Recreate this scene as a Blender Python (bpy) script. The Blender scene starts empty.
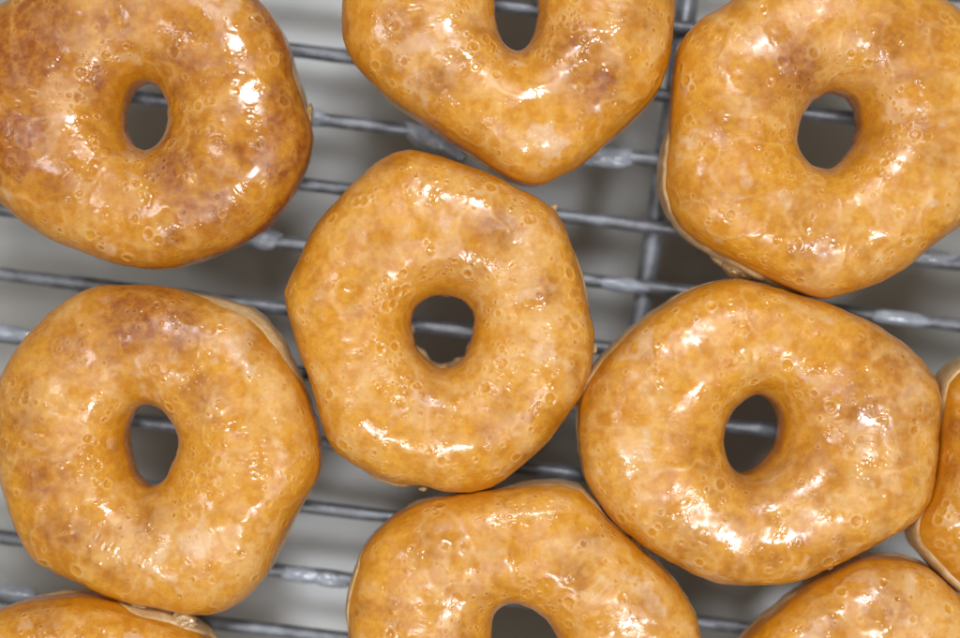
import bpy, math
import numpy as np
from mathutils import Vector

C = bpy.context.scene.collection
PI = math.pi

# ------------------------------------------------------------------ scale and camera
PX = 0.28 / 960          # metres per photo pixel at the doughnuts' widest height
ZE = 0.0125              # height of a doughnut's widest line above the wires
D = 0.42                 # camera distance above that height
TRAY_Z = -0.062


def world(px, py, z=ZE):
    s = PX * (D + ZE - z) / D
    return np.array([(px - 480.0) * s, -(py - 319.0) * s, z])


# ------------------------------------------------------------------ numpy noise
_rng0 = np.random.default_rng(11)
_TAB = _rng0.random(1 << 16).astype(np.float32)


def _hash(ix, iy, iz):
    h = (ix * 73856093) ^ (iy * 19349663) ^ (iz * 83492791)
    h = (h ^ (h >> 13)) * 1274126177
    return _TAB[(h ^ (h >> 16)) & 0xFFFF]


def vnoise(p, scale, seed=0):
    """smooth value noise in [-1, 1]; p is (..., 3) in metres, scale = cell size"""
    q = p / scale + seed * 17.37
    f = np.floor(q)
    i = f.astype(np.int64)
    t = q - f
    t = t * t * t * (t * (t * 6 - 15) + 10)
    ix, iy, iz = i[..., 0], i[..., 1], i[..., 2]
    tx, ty, tz = t[..., 0], t[..., 1], t[..., 2]
    r = 0
    for dx in (0, 1):
        wx = tx if dx else 1 - tx
        for dy in (0, 1):
            wy = ty if dy else 1 - ty
            for dz in (0, 1):
                wz = tz if dz else 1 - tz
                r = r + wx * wy * wz * _hash(ix + dx, iy + dy, iz + dz)
    return r * 2 - 1


def fbm(p, scale, octaves=3, seed=0, gain=0.5):
    a, s, tot, n = 1.0, scale, 0, 0
    for k in range(octaves):
        tot = tot + a * vnoise(p, s, seed + k * 3 + 1)
        n += a
        a *= gain
        s *= 0.5
    return tot / n


def sstep(a, b, x):
    t = np.clip((x - a) / (b - a), 0, 1)
    return t * t * (3 - 2 * t)


# ------------------------------------------------------------------ materials
def mat(name):
    m = bpy.data.materials.new(name)
    m.use_nodes = True
    nt = m.node_tree
    b = nt.nodes['Principled BSDF']
    return m, nt, b


def node(nt, t, **kw):
    n = nt.nodes.new(t)
    for k, v in kw.items():
        setattr(n, k, v)
    return n


def mixc(nt, fac, a, b):
    n = node(nt, 'ShaderNodeMix', data_type='RGBA')
    for sock, v in ((n.inputs[0], fac), (n.inputs[6], a), (n.inputs[7], b)):
        if hasattr(v, 'links'):
            nt.links.new(v, sock)
        elif isinstance(v, tuple):
            sock.default_value = v + (1,)
        else:
            sock.default_value = v
    return n.outputs[2]


def maprange(nt, v, a, b, c, d):
    n = node(nt, 'ShaderNodeMapRange')
    nt.links.new(v, n.inputs[0])
    for i, x in enumerate((a, b, c, d)):
        n.inputs[i + 1].default_value = x
    return n.outputs[0]


def noise_tex(nt, scale, detail=3, rough=0.55, vec=None):
    n = node(nt, 'ShaderNodeTexNoise')
    n.inputs['Scale'].default_value = scale
    n.inputs['Detail'].default_value = detail
    n.inputs['Roughness'].default_value = rough
    if vec is not None:
        nt.links.new(vec, n.inputs['Vector'])
    return n.outputs['Fac']


def attr(nt, name):
    return node(nt, 'ShaderNodeAttribute', attribute_name=name).outputs['Fac']


def make_crust_material():
    m, nt, b = mat('glazed_crust')
    L = nt.links.new
    pos = node(nt, 'ShaderNodeTexCoord').outputs['Object']
    fine = noise_tex(nt, 900, 3, 0.6, pos)
    mid = noise_tex(nt, 300, 5, 0.68, pos)
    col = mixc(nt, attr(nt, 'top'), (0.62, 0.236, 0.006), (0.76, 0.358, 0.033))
    col = mixc(nt, maprange(nt, mid, 0.42, 0.58, 0.0, 0.70), col, (0.59, 0.210, 0.005))
    grain = node(nt, 'ShaderNodeMath', operation='MULTIPLY', use_clamp=True)
    L(attr(nt, 'brown'), grain.inputs[0])
    L(maprange(nt, noise_tex(nt, 420, 4, 0.65, pos), 0.36, 0.64, 0.65, 1.3), grain.inputs[1])
    col = mixc(nt, grain.outputs[0], col, (0.28, 0.066, 0.006))
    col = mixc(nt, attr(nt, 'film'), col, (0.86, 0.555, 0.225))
    col = mixc(nt, attr(nt, 'sugar_glint'), col, (0.90, 0.74, 0.56))
    col = mixc(nt, maprange(nt, fine, 0.36, 0.64, 0.0, 0.20), col, (0.42, 0.135, 0.008))
    L(col, b.inputs['Base Color'])
    b.inputs['Roughness'].default_value = 0.42
    b.inputs['Specular IOR Level'].default_value = 0.08
    b.inputs['Subsurface Weight'].default_value = 0.12
    b.inputs['Subsurface Radius'].default_value = (1.0, 0.42, 0.12)
    b.inputs['Subsurface Scale'].default_value = 0.0035
    b.inputs['Coat Weight'].default_value = 1.0
    b.inputs['Coat IOR'].default_value = 1.52
    L(maprange(nt, noise_tex(nt, 115, 4, 0.55, pos), 0.44, 0.56, 0.40, 0.13), b.inputs['Coat Roughness'])
    bump = node(nt, 'ShaderNodeBump')
    bump.inputs['Strength'].default_value = 0.07
    bump.inputs['Distance'].default_value = 0.0003
    L(noise_tex(nt, 520, 3, 0.5, pos), bump.inputs['Height'])
    L(bump.outputs[0], b.inputs['Coat Normal'])
    # clusters of pin-head bubbles set in the glaze
    vo = node(nt, 'ShaderNodeTexVoronoi')
    vo.inputs['Scale'].default_value = 760
    L(pos, vo.inputs['Vector'])
    dome = maprange(nt, vo.outputs['Distance'], 0.1, 0.5, 1.0, 0.0)
    mul = node(nt, 'ShaderNodeMath', operation='MULTIPLY')
    L(dome, mul.inputs[0])
    L(maprange(nt, noise_tex(nt, 130, 3, 0.6, pos), 0.48, 0.66, 0.0, 1.0), mul.inputs[1])
    bump3 = node(nt, 'ShaderNodeBump')
    bump3.inputs['Strength'].default_value = 0.13
    bump3.inputs['Distance'].default_value = 0.0005
    L(mul.outputs[0], bump3.inputs['Height'])
    L(bump.outputs[0], bump3.inputs['Normal'])
    L(bump3.outputs[0], b.inputs['Coat Normal'])
    bump2 = node(nt, 'ShaderNodeBump')
    bump2.inputs['Strength'].default_value = 0.25
    bump2.inputs['Distance'].default_value = 0.0004
    L(fine, bump2.inputs['Height'])
    L(bump2.outputs[0], b.inputs['Normal'])
    return m


def make_dough_material():
    m, nt, b = mat('pale_dough')
    L = nt.links.new
    pos = node(nt, 'ShaderNodeTexCoord').outputs['Object']
    n = noise_tex(nt, 350, 4, 0.6, pos)
    col = mixc(nt, maprange(nt, n, 0.3, 0.7, 0, 1), (0.64, 0.45, 0.23), (0.50, 0.29, 0.10))
    L(col, b.inputs['Base Color'])
    b.inputs['Roughness'].default_value = 0.5
    b.inputs['Subsurface Weight'].default_value = 0.15
    b.inputs['Subsurface Radius'].default_value = (1.0, 0.6, 0.3)
    b.inputs['Subsurface Scale'].default_value = 0.003
    b.inputs['Coat Weight'].default_value = 0.4
    b.inputs['Coat Roughness'].default_value = 0.25
    bump = node(nt, 'ShaderNodeBump')
    bump.inputs['Strength'].default_value = 0.5
    bump.inputs['Distance'].default_value = 0.0006
    L(noise_tex(nt, 700, 3, 0.6, pos), bump.inputs['Height'])
    L(bump.outputs[0], b.inputs['Normal'])
    return m


def make_plain(name, a, bcol, scale, rough, bump_d, coat=0.0):
    m, nt, b = mat(name)
    L = nt.links.new
    pos = node(nt, 'ShaderNodeTexCoord').outputs['Object']
    n = noise_tex(nt, scale, 4, 0.6, pos)
    L(mixc(nt, maprange(nt, n, 0.32, 0.68, 0, 1), a, bcol), b.inputs['Base Color'])
    b.inputs['Roughness'].default_value = rough
    b.inputs['Coat Weight'].default_value = coat
    b.inputs['Coat Roughness'].default_value = 0.12
    bump = node(nt, 'ShaderNodeBump')
    bump.inputs['Strength'].default_value = 0.5
    bump.inputs['Distance'].default_value = bump_d
    L(n, bump.inputs['Height'])
    L(bump.outputs[0], b.inputs['Normal'])
    return m


def make_wire_material():
    m, nt, b = mat('sugar_coated_steel')
    L = nt.links.new
    pos = node(nt, 'ShaderNodeTexCoord').outputs['Object']
    n1 = noise_tex(nt, 130, 4, 0.6, pos)
    glaze = maprange(nt, n1, 0.38, 0.70, 0, 1)
    L(mixc(nt, glaze, (0.14, 0.143, 0.15), (0.27, 0.29, 0.315)), b.inputs['Base Color'])
    L(maprange(nt, glaze, 0, 1, 0.55, 0.3), b.inputs['Metallic'])
    L(maprange(nt, noise_tex(nt, 300, 3, 0.5, pos), 0.3, 0.7, 0.38, 0.48), b.inputs['Roughness'])
    b.inputs['Coat Weight'].default_value = 0.15
    b.inputs['Coat Roughness'].default_value = 0.3
    bump = node(nt, 'ShaderNodeBump')
    bump.inputs['Strength'].default_value = 0.15
    bump.inputs['Distance'].default_value = 0.0006
    L(noise_tex(nt, 420, 3, 0.55, pos), bump.inputs['Height'])
    L(bump.outputs[0], b.inputs['Normal'])
    L(bump.outputs[0], b.inputs['Coat Normal'])
    return m


def make_tray_material():
    m, nt, b = mat('tray_metal')
    L = nt.links.new
    pos = node(nt, 'ShaderNodeTexCoord').outputs['Object']
    big = noise_tex(nt, 14, 3, 0.5, pos)
    small = noise_tex(nt, 120, 4, 0.6, pos)
    col = mixc(nt, maprange(nt, big, 0.35, 0.65, 0, 1), (0.41, 0.40, 0.37), (0.49, 0.495, 0.475))
    col = mixc(nt, maprange(nt, small, 0.4, 0.75, 0, 0.25), col, (0.36, 0.35, 0.32))
    col = mixc(nt, attr(nt, 'painted_light'), col, (0.62, 0.63, 0.62))
    col = mixc(nt, attr(nt, 'painted_shade'), col, (0.28, 0.25, 0.21))
    L(col, b.inputs['Base Color'])
    b.inputs['Metallic'].default_value = 0.25
    L(maprange(nt, big, 0.3, 0.7, 0.38, 0.48), b.inputs['Roughness'])
    return m


CRUST = make_crust_material()
DOUGH = make_dough_material()
UNDER = make_plain('browned_underside', (0.42, 0.17, 0.035), (0.30, 0.10, 0.02), 200, 0.5, 0.0004)
WIRE = make_wire_material()
DRIP = make_plain('dried_glaze', (0.25, 0.28, 0.32), (0.37, 0.40, 0.44), 260, 0.3, 0.0005, 0.8)
DRIP_AMBER = make_plain('sticky_glaze_scrap', (0.62, 0.43, 0.20), (0.42, 0.24, 0.09), 400, 0.35, 0.0012, 0.8)
TRAY = make_tray_material()


# ------------------------------------------------------------------ mesh helpers
def grid_mesh(name, P, wrap_u=True, attrs=None, material=None):
    """P is (rows, cols, 3); columns wrap round. Returns a mesh."""
    M, N = P.shape[:2]
    me = bpy.data.meshes.new(name)
    me.vertices.add(M * N)
    me.vertices.foreach_set('co', P.reshape(-1).astype(np.float32))
    nc = N if wrap_u else N - 1
    r = np.arange(M - 1)[:, None]
    c = np.arange(nc)[None, :]
    c2 = (c + 1) % N
    q = np.stack([r * N + c, r * N + c2, (r + 1) * N + c2, (r + 1) * N + c], -1).reshape(-1, 4)
    nf = len(q)
    me.loops.add(nf * 4)
    me.loops.foreach_set('vertex_index', q.reshape(-1).astype(np.int32))
    me.polygons.add(nf)
    me.polygons.foreach_set('loop_start', (np.arange(nf) * 4).astype(np.int32))
    me.polygons.foreach_set('use_smooth', np.ones(nf, bool))
    me.update(calc_edges=True)
    if attrs:
        for k, v in attrs.items():
            a = me.attributes.new(k, 'FLOAT', 'POINT')
            a.data.foreach_set('value', v.reshape(-1).astype(np.float32))
    if material:
        me.materials.append(material)
    return me


def link(name, me, parent=None):
    o = bpy.data.objects.new(name, me)
    C.objects.link(o)
    o.parent = parent
    return o


def blob(name, centre, radii, material, parent, seed, rot=0.0, lump=0.35, cell=0.5, n=40):
    """an irregular lump of glaze or crumb"""
    u = np.linspace(0, 2 * PI, n * 2, endpoint=False)[None, :]
    v = np.linspace(-PI / 2, PI / 2, n)[:, None]
    S = np.stack([np.cos(v) * np.cos(u), np.cos(v) * np.sin(u), np.sin(v) + 0 * u], -1)
    k = 1 + lump * fbm(S, cell, 3, seed)
    S = S * k[..., None] * np.array(radii)
    c, s = math.cos(rot), math.sin(rot)
    S = np.stack([S[..., 0] * c - S[..., 1] * s, S[..., 0] * s + S[..., 1] * c, S[..., 2]], -1)
    S = S + np.array(centre)
    return link(name, grid_mesh(name, S, material=material), parent)


# ------------------------------------------------------------------ doughnut outlines (photo pixels, widest line)
SPEC = {
 'middle': dict(c=(443, 331), sil=[(385,160),(398,154),(410,153),(440,158),(470,168),(500,180),(525,193),(545,206),(552,212),(565,232),(575,255),(583,280),(588,305),(591,330),(590,355),(586,372),(578,393),(565,412),(545,440),(525,460),(505,477),(490,486),(470,491),(445,491),(420,487),(395,484),(375,477),(355,465),(340,453),(330,437),(320,410),(310,382),(300,355),(293,330),(288,310),(285,293),(290,280),(300,262),(318,225),(335,205),(355,185),(372,170)],
   hole=[(413,322),(418,308),(432,298),(447,297),(462,302),(472,312),(474,322),(470,340),(465,352),(455,362),(443,366),(432,360),(420,347),(416,335)],
   pale=[(18,16,8),(249,12,6)], side=[(140,30,0.5)], tan=0.00, bub=-0.25, spots=[(500, 230, 24, 0.6), (545, 290, 18, 0.5), (465, 265, 26, 0.4), (375, 250, 20, 0.35), (430, 400, 20, 0.3)], film=0.62, n=2.7, h=0.0155, inner_pale=(275, 45),
   label='evenly golden ring doughnut in the middle of the rack, torn pale dough inside its hole'),
 'left': dict(c=(156, 444), sil=[(105,286),(130,285),(155,286),(175,288),(205,296),(232,304),(250,310),(262,318),(272,330),(283,345),(290,360),(300,378),(310,400),(318,425),(322,450),(322,462),(318,478),(308,495),(295,520),(283,545),(270,570),(255,590),(240,603),(225,611),(210,614),(190,614),(165,608),(140,604),(115,595),(90,583),(60,572),(40,562),(30,550),(22,532),(13,508),(6,480),(2,455),(-1,430),(0,400),(5,378),(15,358),(30,338),(50,316),(70,300),(88,291)],
   hole=[(133,420),(140,410),(152,407),(163,412),(172,424),(179,436),(180,447),(175,462),(168,478),(158,486),(146,486),(135,474),(129,454),(129,434)],
   pale=[(50,24,27)], tan=0.06, spots=[(140, 322, 40, 0.9), (175, 328, 30, 0.8), (75, 345, 30, 0.6), (22, 430, 25, 0.65), (45, 480, 28, 0.7), (60, 535, 28, 0.7), (20, 395, 20, 0.5), (150, 520, 20, 0.5), (260, 340, 25, 0.4)], film=0.50, n=2.5, h=0.0150,
   label='whole doughnut by the left edge, tan blotches, bare cream dough along its upper right shoulder'),
 'right': dict(c=(752, 434), sil=[(718,280),(740,279),(762,284),(790,293),(820,303),(850,316),(875,328),(900,345),(918,362),(930,380),(935,400),(935,425),(933,450),(931,475),(926,495),(915,510),(895,527),(870,543),(840,558),(815,572),(795,581),(775,585),(745,583),(715,579),(690,571),(665,558),(645,545),(625,530),(605,512),(592,495),(583,475),(578,450),(576,425),(577,405),(580,390),(590,372),(605,355),(625,335),(650,315),(675,297),(695,286)],
   hole=[(723,440),(725,425),(733,410),(745,399),(760,395),(772,402),(779,415),(780,432),(775,450),(763,463),(745,473),(733,468),(726,456)],
   pale=[(146,22,18)], side=[(200,45,0.45)], tan=0.00, spots=[(850, 410, 30, 0.6), (895, 365, 22, 0.5), (800, 470, 25, 0.3), (600, 400, 25, 0.35), (690, 545, 25, 0.3)], film=0.5, n=2.6, h=0.0160,
   label='wide whole doughnut right of the middle one, bright white gloss patches below its hole'),
 'top': dict(c=(516, 10), sil=[(345,0),(344,25),(345,40),(350,55),(362,72),(378,88),(395,103),(415,118),(440,135),(465,152),(490,168),(510,180),(525,185),(535,186),(548,182),(575,168),(600,150),(630,125),(650,105),(660,90),(668,65),(672,40),(674,15),(674,0),(670,-40),(655,-80),(620,-120),(560,-145),(500,-148),(440,-135),(385,-100),(355,-55),(347,-25)],
   hole=[(517,52),(507,47),(500,36),(496,18),(496,0),(499,-16),(508,-28),(520,-30),(530,-22),(536,-6),(537,14),(534,30),(527,46)],
   pale=[(215,10,2)], tan=0.05, spots=[(400, 30, 30, 0.5), (575, 55, 28, 0.8), (600, 82, 24, 0.8), (440, 85, 20, 0.6), (395, 62, 18, 0.4), (640, 20, 20, 0.5), (470, 150, 25, 0.3)], film=0.55, n=2.5, h=0.0155,
   label='doughnut cut by the top edge, tapering to a blunt point above the middle one'),
 'upper right': dict(c=(826, 130), sil=[(740,-5),(720,10),(700,22),(684,38),(677,50),(672,90),(667,130),(661,165),(661,190),(668,215),(680,233),(700,248),(720,258),(738,268),(755,277),(780,288),(805,296),(822,298),(845,293),(875,282),(900,268),(925,248),(945,232),(960,220),(985,185),(1000,140),(1000,90),(988,50),(970,28),(958,17),(940,3),(925,-8),(890,-28),(850,-38),(800,-35),(765,-20)],
   hole=[(797,140),(800,120),(810,105),(823,96),(838,94),(850,101),(856,115),(855,132),(848,148),(838,160),(826,167),(812,164),(802,153)],
   pale=[(195,14,12),(240,8,8)], tan=0.06, spots=[(790, 68, 28, 0.8), (762, 88, 22, 0.6), (885, 45, 30, 0.5), (930, 150, 25, 0.4), (690, 190, 18, 0.4), (720, 120, 22, 0.3), (875, 130, 22, 0.4), (800, 215, 25, 0.35)], film=0.5, n=2.5, h=0.0158,
   label='glossy doughnut in the upper right corner, a sticky scrap under its lower edge'),
 'upper left': dict(c=(147, 116), sil=[(258,0),(272,15),(285,35),(292,55),(297,80),(303,100),(309,120),(312,137),(310,155),(303,175),(290,198),(270,222),(250,238),(235,247),(205,260),(175,269),(150,269),(125,266),(100,258),(70,247),(50,238),(25,222),(10,208),(0,202),(-25,165),(-38,115),(-30,60),(-12,25),(4,8),(18,0),(50,-25),(100,-42),(150,-48),(200,-40),(235,-22)],
   hole=[(126,118),(128,102),(133,90),(143,82),(153,84),(163,93),(169,106),(170,122),(166,137),(158,147),(146,151),(134,145),(127,133)],
   pale=[(10,9,8)], side=[(-30,65,1.0)], tan=0.42, spots=[(40, 35, 50, 1.0), (15, 140, 40, 0.9), (100, 85, 30, 0.6), (185, 50, 30, 0.7), (178, 168, 30, 0.75), (240, 60, 30, 0.5), (215, 200, 40, 0.6), (60, 180, 35, 0.5), (120, 20, 30, 0.7), (265, 150, 30, 0.5)], film=0.16, n=2.5, h=0.0155,  # tan mixes browner crust with corner vignette darkening painted in
   label='darkest brown doughnut, in the upper left corner, with a small dark oval hole'),
 'bottom': dict(c=(525, 642), sil=[(350,638),(348,610),(350,592),(356,570),(362,553),(375,533),(390,518),(410,506),(435,497),(465,492),(495,489),(530,484),(560,483),(580,488),(592,500),(615,520),(640,545),(660,562),(675,580),(688,598),(697,615),(700,638),(700,660),(690,700),(670,735),(635,768),(585,785),(520,788),(455,775),(400,745),(368,705),(354,670)],
   hole=[(494,628),(497,612),(505,605),(515,604),(530,608),(545,620),(556,637),(560,655),(552,672),(535,680),(515,678),(500,662),(494,645)],
   pale=[(163,17,16),(76,15,20)], tan=0.00, spots=[(432, 540, 20, 0.5), (590, 542, 16, 0.5), (570, 572, 18, 0.5), (645, 612, 22, 0.4), (500, 560, 20, 0.35)], film=0.66, n=3.1, h=0.0155,
   label='flat-topped pale gold doughnut cut by the bottom edge, directly below the middle one'),
 'right edge': dict(c=(1078, 470), sil=[(972,357),(960,362),(950,368),(940,380),(937,395),(936,420),(934,450),(932,475),(925,500),(912,516),(909,530),(915,545),(930,562),(945,578),(960,591),(1000,615),(1050,630),(1110,630),(1170,600),(1215,550),(1230,480),(1220,410),(1180,355),(1120,325),(1060,322),(1010,336)],
   hole=[(1105,470),(1097,489),(1078,497),(1059,489),(1051,470),(1059,451),(1078,443),(1097,451)],
   pale=[(145,18,20),(212,22,20)], tan=0.20, spots=[(958, 480, 25, 0.35)], film=0.18, n=2.6, h=0.0155,
   label='amber doughnut barely in view at the right edge, cream dough strip along its side'),
 'lower right': dict(c=(882, 716), sil=[(742,638),(760,620),(785,600),(810,582),(835,568),(855,558),(875,554),(900,555),(925,562),(940,575),(955,588),(975,608),(1000,635),(1030,680),(1040,725),(1028,790),(985,845),(920,875),(850,875),(785,850),(740,800),(722,740),(722,690),(730,658)],
   hole=[(909,716),(901,735),(882,743),(863,735),(855,716),(863,697),(882,689),(901,697)],
   pale=[], tan=0.00, spots=[(885, 600, 26, 0.5), (830, 620, 25, 0.3)], film=0.42, n=2.4, h=0.0155,
   label='doughnut cut by the lower right corner, only its smooth amber upper curve showing'),
 'lower left': dict(c=(65, 750), sil=[(0,611),(20,603),(40,597),(60,593),(80,591),(100,594),(130,601),(165,610),(185,618),(205,628),(216,640),(228,670),(234,720),(228,790),(190,860),(130,900),(60,912),(-10,895),(-65,850),(-95,780),(-95,710),(-70,655),(-35,625)],
   hole=[(92,750),(84,769),(65,777),(46,769),(38,750),(46,731),(65,723),(84,731)],
   pale=[(55,14,25)], tan=0.12, spots=[(40, 620, 30, 0.4)], film=0.16, n=2.5, h=0.0150,
   label='doughnut showing only a sliver in the lower left corner, tucked under the left one'),
}
ORDER = ['middle', 'left', 'right', 'top', 'upper right', 'upper left', 'bottom', 'right edge', 'lower right', 'lower left']
NT = 720


def polar(points, c, n=NT, smooth=0.75):
    p = np.array(points, float)
    dx, dy = p[:, 0] - c[0], -(p[:, 1] - c[1])
    th = np.arctan2(dy, dx) % (2 * PI)
    rr = np.hypot(dx, dy)
    o = np.argsort(th)
    th, rr = th[o], rr[o]
    th3 = np.concatenate([th - 2 * PI, th, th + 2 * PI])
    r3 = np.tile(rr, 3)
    g = np.arange(n) * 2 * PI / n
    # interpolate along chords (straight edges stay straight)
    k = np.searchsorted(th3, g, side='right') - 1
    a0, a1, r0, r1 = th3[k], th3[k + 1], r3[k], r3[k + 1]
    R = r0 * r1 * np.sin(a1 - a0) / (r0 * np.sin(g - a0) + r1 * np.sin(a1 - g) + 1e-9)
    return psmooth(R, smooth)


def psmooth(R, deg):
    n = len(R)
    f = np.fft.rfft(R)
    k = np.arange(len(f))
    s = deg * PI / 180
    return np.fft.irfft(f * np.exp(-0.5 * (k * s) ** 2), n)


def inside_poly(P, q):
    """vectorised: P (k,2) polygon, q (m,2)"""
    x, y = q[:, 0][:, None], q[:, 1][:, None]
    x0, y0 = P[:, 0][None], P[:, 1][None]
    x1, y1 = np.roll(P[:, 0], -1)[None], np.roll(P[:, 1], -1)[None]
    c = ((y0 > y) != (y1 > y)) & (x < (x1 - x0) * (y - y0) / (y1 - y0 + 1e-12) + x0)
    return c.sum(1) % 2 == 1


G = np.arange(NT) * 2 * PI / NT
RADII = {}
for k in ORDER:
    s = SPEC[k]
    RADII[k] = polar(s['sil'], s['c'])
# later doughnuts give way to earlier ones where the traced outlines would cross
for i, k in enumerate(ORDER):
    R = RADII[k]
    c = SPEC[k]['c']
    for j in ORDER[:i]:
        cj = SPEC[j]['c']
        Rj = RADII[j] + 1.2
        Pj = np.stack([cj[0] + Rj * np.cos(G), cj[1] - Rj * np.sin(G)], 1)
        for it in range(40):
            q = np.stack([c[0] + R * np.cos(G), c[1] - R * np.sin(G)], 1)
            bad = inside_poly(Pj, q)
            if not bad.any():
                break
            R = np.where(bad, R - 0.8, R)
    RADII[k] = psmooth(R, 0.8)


# ------------------------------------------------------------------ one doughnut
def make_doughnut(key, idx):
    s = SPEC[key]
    rng = np.random.default_rng(100 + idx)
    c = world(*s['c'])
    R = RADII[key] * PX
    r = polar(s['hole'], s['c'], smooth=7.0) * PX
    r = r * 1.05 * (1 + 0.025 * vnoise(np.stack([np.cos(G), np.sin(G), 0 * G + idx], -1), 0.3, 2))
    R = R * (1 + 0.005 * vnoise(np.stack([np.cos(G), np.sin(G), 0 * G], -1), 0.14, idx) + 0.002 * vnoise(np.stack([np.cos(G), np.sin(G), 0 * G], -1), 0.05, idx + 4))
    n_out, h = s['n'] + 1.1, s['h']

    # where the glazed crust ends, outside and inside the ring (angle round the section)
    circ = np.stack([np.cos(G), np.sin(G), 0 * G + idx * 3.1], -1)
    edge = np.radians(-2 + 9 * vnoise(circ, 0.45, 5) + 3 * vnoise(circ, 0.1, 6))
    bulge = np.zeros(NT)
    for (deg, w, up) in s['pale']:
        d = (np.degrees(G) - deg + 180) % 360 - 180
        k = np.exp(-(d / w) ** 4)
        edge = edge * (1 - k) + k * np.radians(up * (1 + 0.18 * vnoise(circ, 0.12, 9)))
        bulge = np.maximum(bulge, k)
    inner = np.radians(180 + 22 + 8 * vnoise(circ, 0.5, 7))
    if 'inner_pale' in s:
        deg, w = s['inner_pale']
        d = (np.degrees(G) - deg + 180) % 360 - 180
        inner = inner - np.exp(-(d / w) ** 2) * np.radians(26 + 10 * vnoise(circ, 0.25, 8))

    m_peak = r + 0.47 * (R - r)
    lift = 1 + 0.05 * vnoise(circ, 0.9, 12)

    def section(phi):
        """phi (rows, NT) -> x (distance from centre), z"""
        co, si = np.cos(phi), np.sin(phi)
        outer = co > 0
        ex = np.where(outer, 2 / n_out, 2 / 2.7)
        a = np.where(outer, R - m_peak, m_peak - r)
        x = m_peak + np.sign(co) * a * np.abs(co) ** ex
        ht = np.where(si > 0, h * lift, ZE * 0.985)
        ez = np.where(si > 0, ex, 2 / 3.0)
        z = ZE + np.sign(si) * ht * np.abs(si) ** ez
        u = (x - m_peak) / a
        z = z - np.where(si > 0, 0.0026 * u * u * sstep(0.0, 0.5, si), 0)
        return x, z

    def place(phi):
        x, z = section(phi)
        return np.stack([x * np.cos(G), x * np.sin(G), z], -1)

    root = bpy.data.objects.new('glazed_doughnut', None)
    C.objects.link(root)
    root.location = (c[0], c[1], 0)
    root.empty_display_size = 0.02
    root['label'] = s['label']
    root['category'] = 'doughnut'
    root['group'] = 'glazed ring doughnuts on the wire rack'

    # ---- crust
    MR = 250
    t = np.linspace(0, 1, MR)[:, None]
    phi = edge[None] + (inner - edge)[None] * t
    P = place(phi)
    off = np.array([idx * 0.37, idx * 0.21, idx * 0.53])
    Q = P + off
    si = np.sin(phi)
    topw = sstep(0.05, 0.6, si)
    # normals of the undisplaced grid
    dv = np.gradient(P, axis=0)
    du = np.roll(P, -1, 1) - np.roll(P, 1, 1)
    nrm = np.cross(du, dv)
    nrm /= np.linalg.norm(nrm, axis=-1, keepdims=True) + 1e-12
    if nrm[MR // 2, :, 2].mean() < 0:
        nrm = -nrm
    disp = 0.00095 * vnoise(Q, 0.021, 1) + 0.00026 * vnoise(Q, 0.0095, 2) * (0.35 + 0.65 * topw)
    disp += topw * (0.00007 * vnoise(Q, 0.0048, 3) + 0.00002 * vnoise(Q, 0.0023, 4))
    disp += 0.000012 * vnoise(Q, 0.0011, 5)
    # wrinkles of set sugar
    rid = 1 - np.abs(fbm(Q, 0.012, 3, 21))
    disp += topw * 0.00011 * sstep(0.80, 1.0, rid)
    # colour fields of the crust, with some highlight and corner darkening painted in
    Q1 = Q @ np.array([[0.6, 0.8, 0], [-0.8, 0.6, 0], [0, 0, 1.0]])
    Q1 = Q1 + 0.006 * np.stack([vnoise(Q, 0.012, 35), vnoise(Q, 0.012, 36), 0 * P[..., 0]], -1)
    f1 = fbm(Q1, 0.020, 4, 31)
    f2 = fbm(Q, 0.007, 3, 41)
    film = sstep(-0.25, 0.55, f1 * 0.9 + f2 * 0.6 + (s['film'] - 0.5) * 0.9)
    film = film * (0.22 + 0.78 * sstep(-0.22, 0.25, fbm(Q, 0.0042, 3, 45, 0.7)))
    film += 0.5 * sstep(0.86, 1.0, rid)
    b1 = fbm(Q, 0.026, 4, 51) + 0.55 * fbm(Q, 0.006, 3, 61)
    brown = 0.55 * sstep(0.10, 0.75, b1) + s['tan'] * (0.7 + 0.5 * b1)
    for (bx, by, br, ba) in s.get('spots', []):
        b0 = world(bx, by, 0.024) - c
        d2 = ((P[..., 0] - b0[0]) ** 2 + (P[..., 1] - b0[1]) ** 2) / (br * PX) ** 2
        brown = np.maximum(brown, 1.25 * ba * np.exp(-d2 * 0.75 * (1 + 0.5 * f1)) * (1.0 + 0.8 * f2 + 0.5 * f1))
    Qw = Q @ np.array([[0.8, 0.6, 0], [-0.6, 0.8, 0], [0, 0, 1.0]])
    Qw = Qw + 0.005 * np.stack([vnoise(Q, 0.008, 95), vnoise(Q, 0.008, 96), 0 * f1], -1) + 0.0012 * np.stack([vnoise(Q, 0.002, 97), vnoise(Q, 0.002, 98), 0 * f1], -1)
    sugar_glint = sstep(0.34, 0.66, fbm(Qw, 0.011, 2, 91) + 0.5 * fbm(Q, 0.0035, 3, 93)) - 0.15  # milky glaze patches, their pale colour also standing in for white highlights
    # bubbles in the glaze
    nb = 420
    sizes = np.concatenate([rng.uniform(0.0009, 0.0019, 60), rng.uniform(0.0004, 0.0009, nb)])
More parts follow.
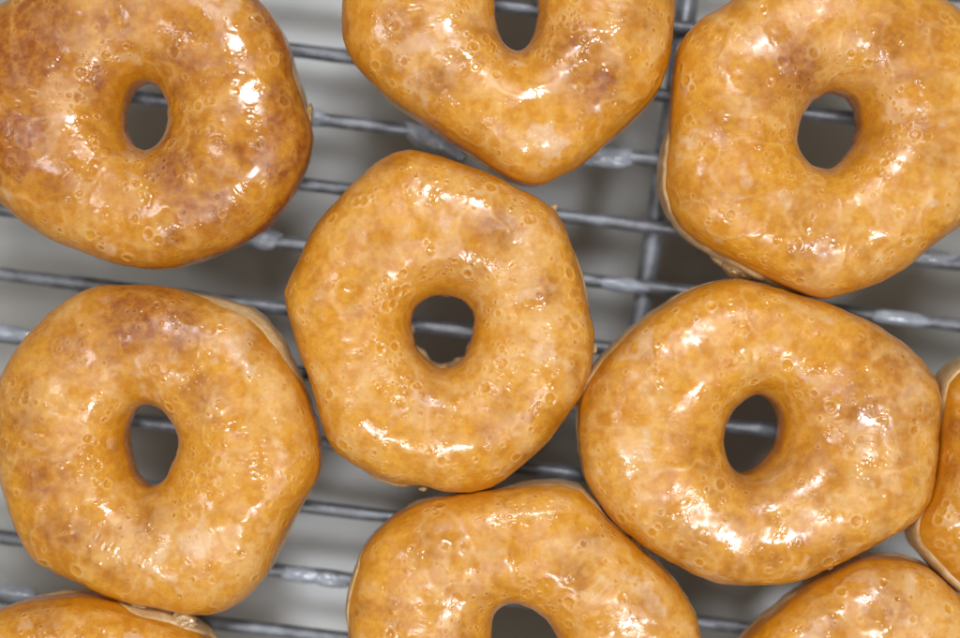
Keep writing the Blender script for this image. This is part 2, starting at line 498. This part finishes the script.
    for rad in sizes:
        j = int(rng.integers(NT))
        i = int((0.12 + 0.54 * rng.random()) * MR)
        if not 20 < i < MR - 25:
            continue
        p0 = P[i, j]
        # bubbles gather in clusters, leaving smooth stretches
        if vnoise(p0 + off, 0.013, 66) < rng.uniform(-0.75, 0.12) + s.get('bub', 0):
            continue
        rho = max(np.hypot(p0[0], p0[1]), 0.008)
        wj = int(min(NT // 2 - 1, 2.2 * rad / rho / (2 * PI) * NT + 2))
        wi = int(2.2 * rad / 0.0002) + 2
        i0, i1 = max(0, i - wi), min(MR, i + wi)
        jj = np.arange(j - wj, j + wj + 1) % NT
        sub = P[i0:i1][:, jj]
        dd = np.linalg.norm(sub - p0, axis=-1)
        dd = dd * (1 + 0.16 * vnoise(sub + off, 0.0014, 71)) / rad
        if (dd > 2.4).all():
            continue
        ring = np.exp(-((dd - 1) / 0.28) ** 2)
        disc = 1 - sstep(0.45, 1.0, dd)
        A = 0.00007 + 0.075 * rad
        kind = rng.random()
        if kind < 0.75:
            dz = A * (ring * 0.9 - disc * 0.9)
            df = ring * 0.65 - disc * 1.0
        else:
            dz = A * 1.5 * np.sqrt(np.clip(1 - dd * dd, 0, 1))
            df = -disc * 0.25
        ring_gap = 0.65 + 0.35 * rng.random()
        ix = np.ix_(np.arange(i0, i1), jj)
        disp[ix] += dz * topw[ix] * ring_gap
        film[ix] += df * topw[ix]
        sugar_glint[ix] += (-1.2 * disc) * topw[ix]
    P = P + nrm * disp[..., None]
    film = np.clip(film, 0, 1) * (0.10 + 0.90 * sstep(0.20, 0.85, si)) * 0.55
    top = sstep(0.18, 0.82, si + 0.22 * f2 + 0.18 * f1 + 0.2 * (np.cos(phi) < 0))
    brown = np.clip(brown, 0, 1) * (0.45 + 0.55 * topw) * 0.85
    for (deg, w, amt) in s.get('side', []):
        d = (np.degrees(G) - deg + 180) % 360 - 180
        brown = np.maximum(brown, amt * np.exp(-(d / w) ** 2) * (1 - top) * (0.8 + 0.4 * f2) * (np.cos(phi) > 0))
    brown = np.clip(brown, 0, 1)
    me = grid_mesh('crust', P, attrs=dict(sugar_glint=np.clip(sugar_glint, 0, 1) * sstep(0.4, 0.8, si) * 0.40 * (1 - np.minimum(1, 1.3 * brown)), film=film * (1 - 0.7 * brown), brown=brown, top=top), material=CRUST)
    link('crust', me, root)

    # ---- pale dough below the crust, from the crust's outer edge down
    MD = 30
    t = np.linspace(0, 1, MD)[:, None]
    low = np.radians(-52 + 5 * vnoise(circ, 0.3, 15))
    ph = edge[None] + (low - edge)[None] * t
    Pd = place(ph)
    out = np.stack([np.cos(G), np.sin(G), 0 * G], -1)[None]
    k = np.sin(np.clip(t * 1.0, 0, 1) * PI)
    amt = (0.0003 + 0.0007 * bulge[None]) * k + 0.00025 * k * vnoise(Pd + off, 0.004, 81)
    Pd = Pd + out * amt[..., None]
    Pd[0] = P[0]
    link('dough_band', grid_mesh('dough_band', Pd, material=DOUGH), root)

    # ---- torn dough low in the hole and the browned underside
    MU = 12
    t = np.linspace(0, 1, MU)[:, None]
    ph = inner[None] + (np.radians(240) - inner)[None] * t
    Ph = place(ph)
    inw = -out * (0.0009 * np.sin(t * PI) * (0.4 + vnoise(Ph + off, 0.004, 83)))[..., None]
    if 'inner_pale' in s:
        inw = inw * 2.6
    Ph = Ph + inw
    Ph[0] = P[-1]
    link('hole_lining', grid_mesh('hole_lining', Ph, material=DOUGH if 'inner_pale' in s else UNDER), root)
    t = np.linspace(0, 1, 24)[:, None]
    ph = np.radians(240) + (low + 2 * PI - np.radians(240))[None] * t
    Pu = place(ph)
    Pu[0] = Ph[-1]
    Pu[-1] = Pd[-1]
    link('underside', grid_mesh('underside', Pu, material=UNDER), root)
    return root, c


ROOTS = {}
for idx, key in enumerate(ORDER):
    ROOTS[key] = make_doughnut(key, idx)


def scrap(name, key, px, py, z, radii, material, seed, rot=0.0, lump=0.45):
    root, c = ROOTS[key]
    p = world(px, py, z) - np.array([c[0], c[1], 0])
    return blob(name, p, radii, material, root, seed, rot, lump)


scrap('glaze_drip', 'upper right', 737, 272, 0.0095, (0.0042, 0.0017, 0.003), DRIP_AMBER, 3, -0.45)
scrap('glaze_drip', 'upper right', 722, 262, 0.0075, (0.0036, 0.0012, 0.0025), DRIP_AMBER, 4, -0.5)
scrap('crumb', 'right', 829, 567, 0.0150, (0.0010, 0.0008, 0.0008), DOUGH, 5)
scrap('crumb', 'right', 914, 512, 0.0140, (0.0012, 0.0010, 0.0010), DOUGH, 6)
scrap('crumb', 'middle', 553, 209, 0.0135, (0.0014, 0.0010, 0.0010), DOUGH, 7, 0.8)
scrap('crumb', 'middle', 594, 349, 0.0135, (0.0009, 0.0013, 0.0010), DOUGH, 8)
scrap('crumb', 'middle', 423, 489, 0.0125, (0.0010, 0.0006, 0.0007), DOUGH, 9)
scrap('crumb', 'upper left', 309, 118, 0.0110, (0.0010, 0.0042, 0.0030), DRIP_AMBER, 10, -0.1, 0.3)
scrap('glaze_drip', 'lower left', 183, 622, 0.0170, (0.0040, 0.0026, 0.0022), DRIP_AMBER, 12, -0.35)
scrap('glaze_drip', 'lower left', 138, 606, 0.0160, (0.0024, 0.0014, 0.0014), DRIP_AMBER, 13, -0.2)

# ------------------------------------------------------------------ wire rack
rack = bpy.data.objects.new('wire_rack', None)
C.objects.link(rack)
rack.location = (0, 0, 0)
rack['label'] = 'steel wire cooling rack crusted with dry white glaze, holding all the doughnuts'
rack['category'] = 'cooling rack'


def wire(name, a, b, rad, seed, n=700, m=18, rough=1.0):
    a, b = np.array(a), np.array(b)
    d = b - a
    d /= np.linalg.norm(d)
    u = np.array([-d[1], d[0], 0.0])
    w = np.cross(d, u)
    s = np.linspace(0, 1, n)[:, None]
    th = np.linspace(0, 2 * PI, m, endpoint=False)[None]
    base = a[None, None] + (b - a)[None, None] * s[..., None]
    dirv = np.cos(th)[..., None] * u + np.sin(th)[..., None] * w
    Pw = base + dirv * rad
    wob = 0.00012 * vnoise(base * 1.0 + seed * 0.7, 0.03, seed)
    k = rough * (0.00015 * vnoise(Pw + seed * 0.31, 0.008, seed) + 0.00005 * vnoise(Pw + seed * 0.31, 0.003, seed + 1))
    lump = sstep(0.25, 0.8, vnoise(base + seed * 0.31, 0.014, seed + 3)) * 0.0003 * rough
    Pw = Pw + dirv * (k + lump)[..., None] + u * wob[..., None]
    return link(name, grid_mesh(name, Pw, material=WIRE), rack)


WR = 0.0021
WZ = -WR - 0.0002
Y0 = [-189, -122, -56, 14, 80, 147, 208, 274, 336, 404, 469, 537, 597, 663, 728]
for i, y0 in enumerate(Y0):
    wire('wire', world(-420, y0 - 0.122 * 420, WZ), world(1380, y0 + 0.122 * 1380, WZ), WR, 3 + i)
BR = 0.0030
BZ = WZ - WR - BR - 0.0003
wire('cross_bar', world(654 + 0.148 * 700, 230 - 700, BZ), world(654 - 0.148 * 900, 230 + 900, BZ), BR, 77)


def drip(px, py, radii, seed, rot=-0.122, z=WZ + 0.0004):
    p = world(px, py, z)
    blob('glaze_drip', p, radii, DRIP, rack, seed, rot, 0.22, 0.8)


drip(608, 157, (0.0090, 0.0037, 0.0027), 21, -0.05)
drip(426, 138, (0.0075, 0.0036, 0.0024), 23, -0.5)
drip(452, 151, (0.0055, 0.0024, 0.0020), 24, -0.55)
drip(264, 238, (0.0060, 0.0033, 0.0026), 25)
drip(300, 575, (0.0080, 0.0025, 0.0024), 26)
drip(332, 580, (0.0070, 0.0025, 0.0024), 27)
drip(10, 334, (0.0090, 0.0027, 0.0026), 28)
drip(316, 117, (0.0036, 0.0027, 0.0026), 29)
drip(12, 594, (0.0080, 0.0026, 0.0025), 30)
drip(624, 285, (0.0110, 0.0023, 0.0023), 33)
drip(932, 257, (0.0080, 0.0023, 0.0023), 34)
drip(895, 318, (0.0120, 0.0022, 0.0022), 35)

# ------------------------------------------------------------------ tray under the rack
n = 400
xs = np.linspace(-0.7, 0.7, n)
X, Y = np.meshgrid(xs, xs)
Z = TRAY_Z + 0.0006 * vnoise(np.stack([X, Y, 0 * X], -1), 0.12, 4)
TP = np.stack([X, Y, 0 * X], -1)
TW = TP + 0.02 * np.stack([vnoise(TP, 0.05, 7), vnoise(TP, 0.05, 8), 0 * X], -1)


def soft_patches(spots):
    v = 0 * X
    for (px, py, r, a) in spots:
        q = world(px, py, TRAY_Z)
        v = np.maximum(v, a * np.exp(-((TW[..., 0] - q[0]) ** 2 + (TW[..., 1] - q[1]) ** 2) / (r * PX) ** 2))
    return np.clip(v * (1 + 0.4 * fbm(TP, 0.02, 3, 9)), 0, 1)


painted_light = soft_patches([(295, 600, 60, 0.9), (345, 70, 60, 0.35), (560, 215, 50, 0.55), (905, 548, 30, 0.8), (780, 600, 16, 0.7), (310, 530, 40, 0.4)])  # lamp reflections and brightly lit gaps painted into the tray colour
painted_shade = soft_patches([(655, 130, 60, 0.7), (700, 260, 60, 0.6), (590, 320, 50, 0.4), (390, 540, 40, 0.6), (700, 600, 50, 0.5), (20, 480, 50, 0.4), (60, 280, 80, 0.45), (940, 5, 40, 0.8), (900, 300, 60, 0.5), (0, 5, 30, 0.8)])  # shade in narrow gaps and frame corners painted into the tray colour
tray = link('tray_surface', grid_mesh('tray_surface', np.stack([X, Y, Z], -1), wrap_u=False, attrs=dict(painted_light=painted_light, painted_shade=painted_shade), material=TRAY))
tray['kind'] = 'structure'

# ------------------------------------------------------------------ light
w = bpy.data.worlds.new('World')
bpy.context.scene.world = w
w.use_nodes = True
bg = w.node_tree.nodes['Background']
bg.inputs[0].default_value = (1.0, 0.88, 0.72, 1)
bg.inputs[1].default_value = 0.34


def lamp(name, loc, size, power, col):
    l = bpy.data.lights.new(name, 'AREA')
    l.shape = 'RECTANGLE'
    l.size, l.size_y = size
    l.energy = power
    l.color = col
    o = bpy.data.objects.new(name, l)
    C.objects.link(o)
    o.location = loc
    o.rotation_euler = (Vector((0, 0, 0)) - Vector(loc)).to_track_quat('-Z', 'Y').to_euler()
    return o


COOL = (0.88, 0.92, 1.0)
lamp('ceiling_lamp', (0.04, 0.40, 0.85), (0.24, 0.11), 4.5, COOL)
lamp('ceiling_lamp', (0.28, -0.28, 0.88), (0.18, 0.10), 2.9, COOL)
lamp('ceiling_lamp', (-0.17, -0.33, 0.88), (0.18, 0.09), 2.3, COOL)
lamp('ceiling_lamp', (-0.42, 0.10, 0.80), (0.09, 0.18), 0.7, COOL)

# ------------------------------------------------------------------ camera and view
cd = bpy.data.cameras.new('camera')
cam = bpy.data.objects.new('camera', cd)
C.objects.link(cam)
cam.location = (0, 0, ZE + D)
cd.sensor_width = 36
cd.lens = 36 * D / 0.28
cd.clip_start, cd.clip_end = 0.01, 20
cd.dof.use_dof = True
cd.dof.focus_distance = D - 0.008
cd.dof.aperture_fstop = 2.2
sc = bpy.context.scene
sc.camera = cam
sc.view_settings.view_transform = 'Standard'
sc.view_settings.look = 'None'
sc.view_settings.exposure = -0.12
sc.view_settings.gamma = 1.0
sc.cycles.use_denoising = True
sc.cycles.max_bounces = 6
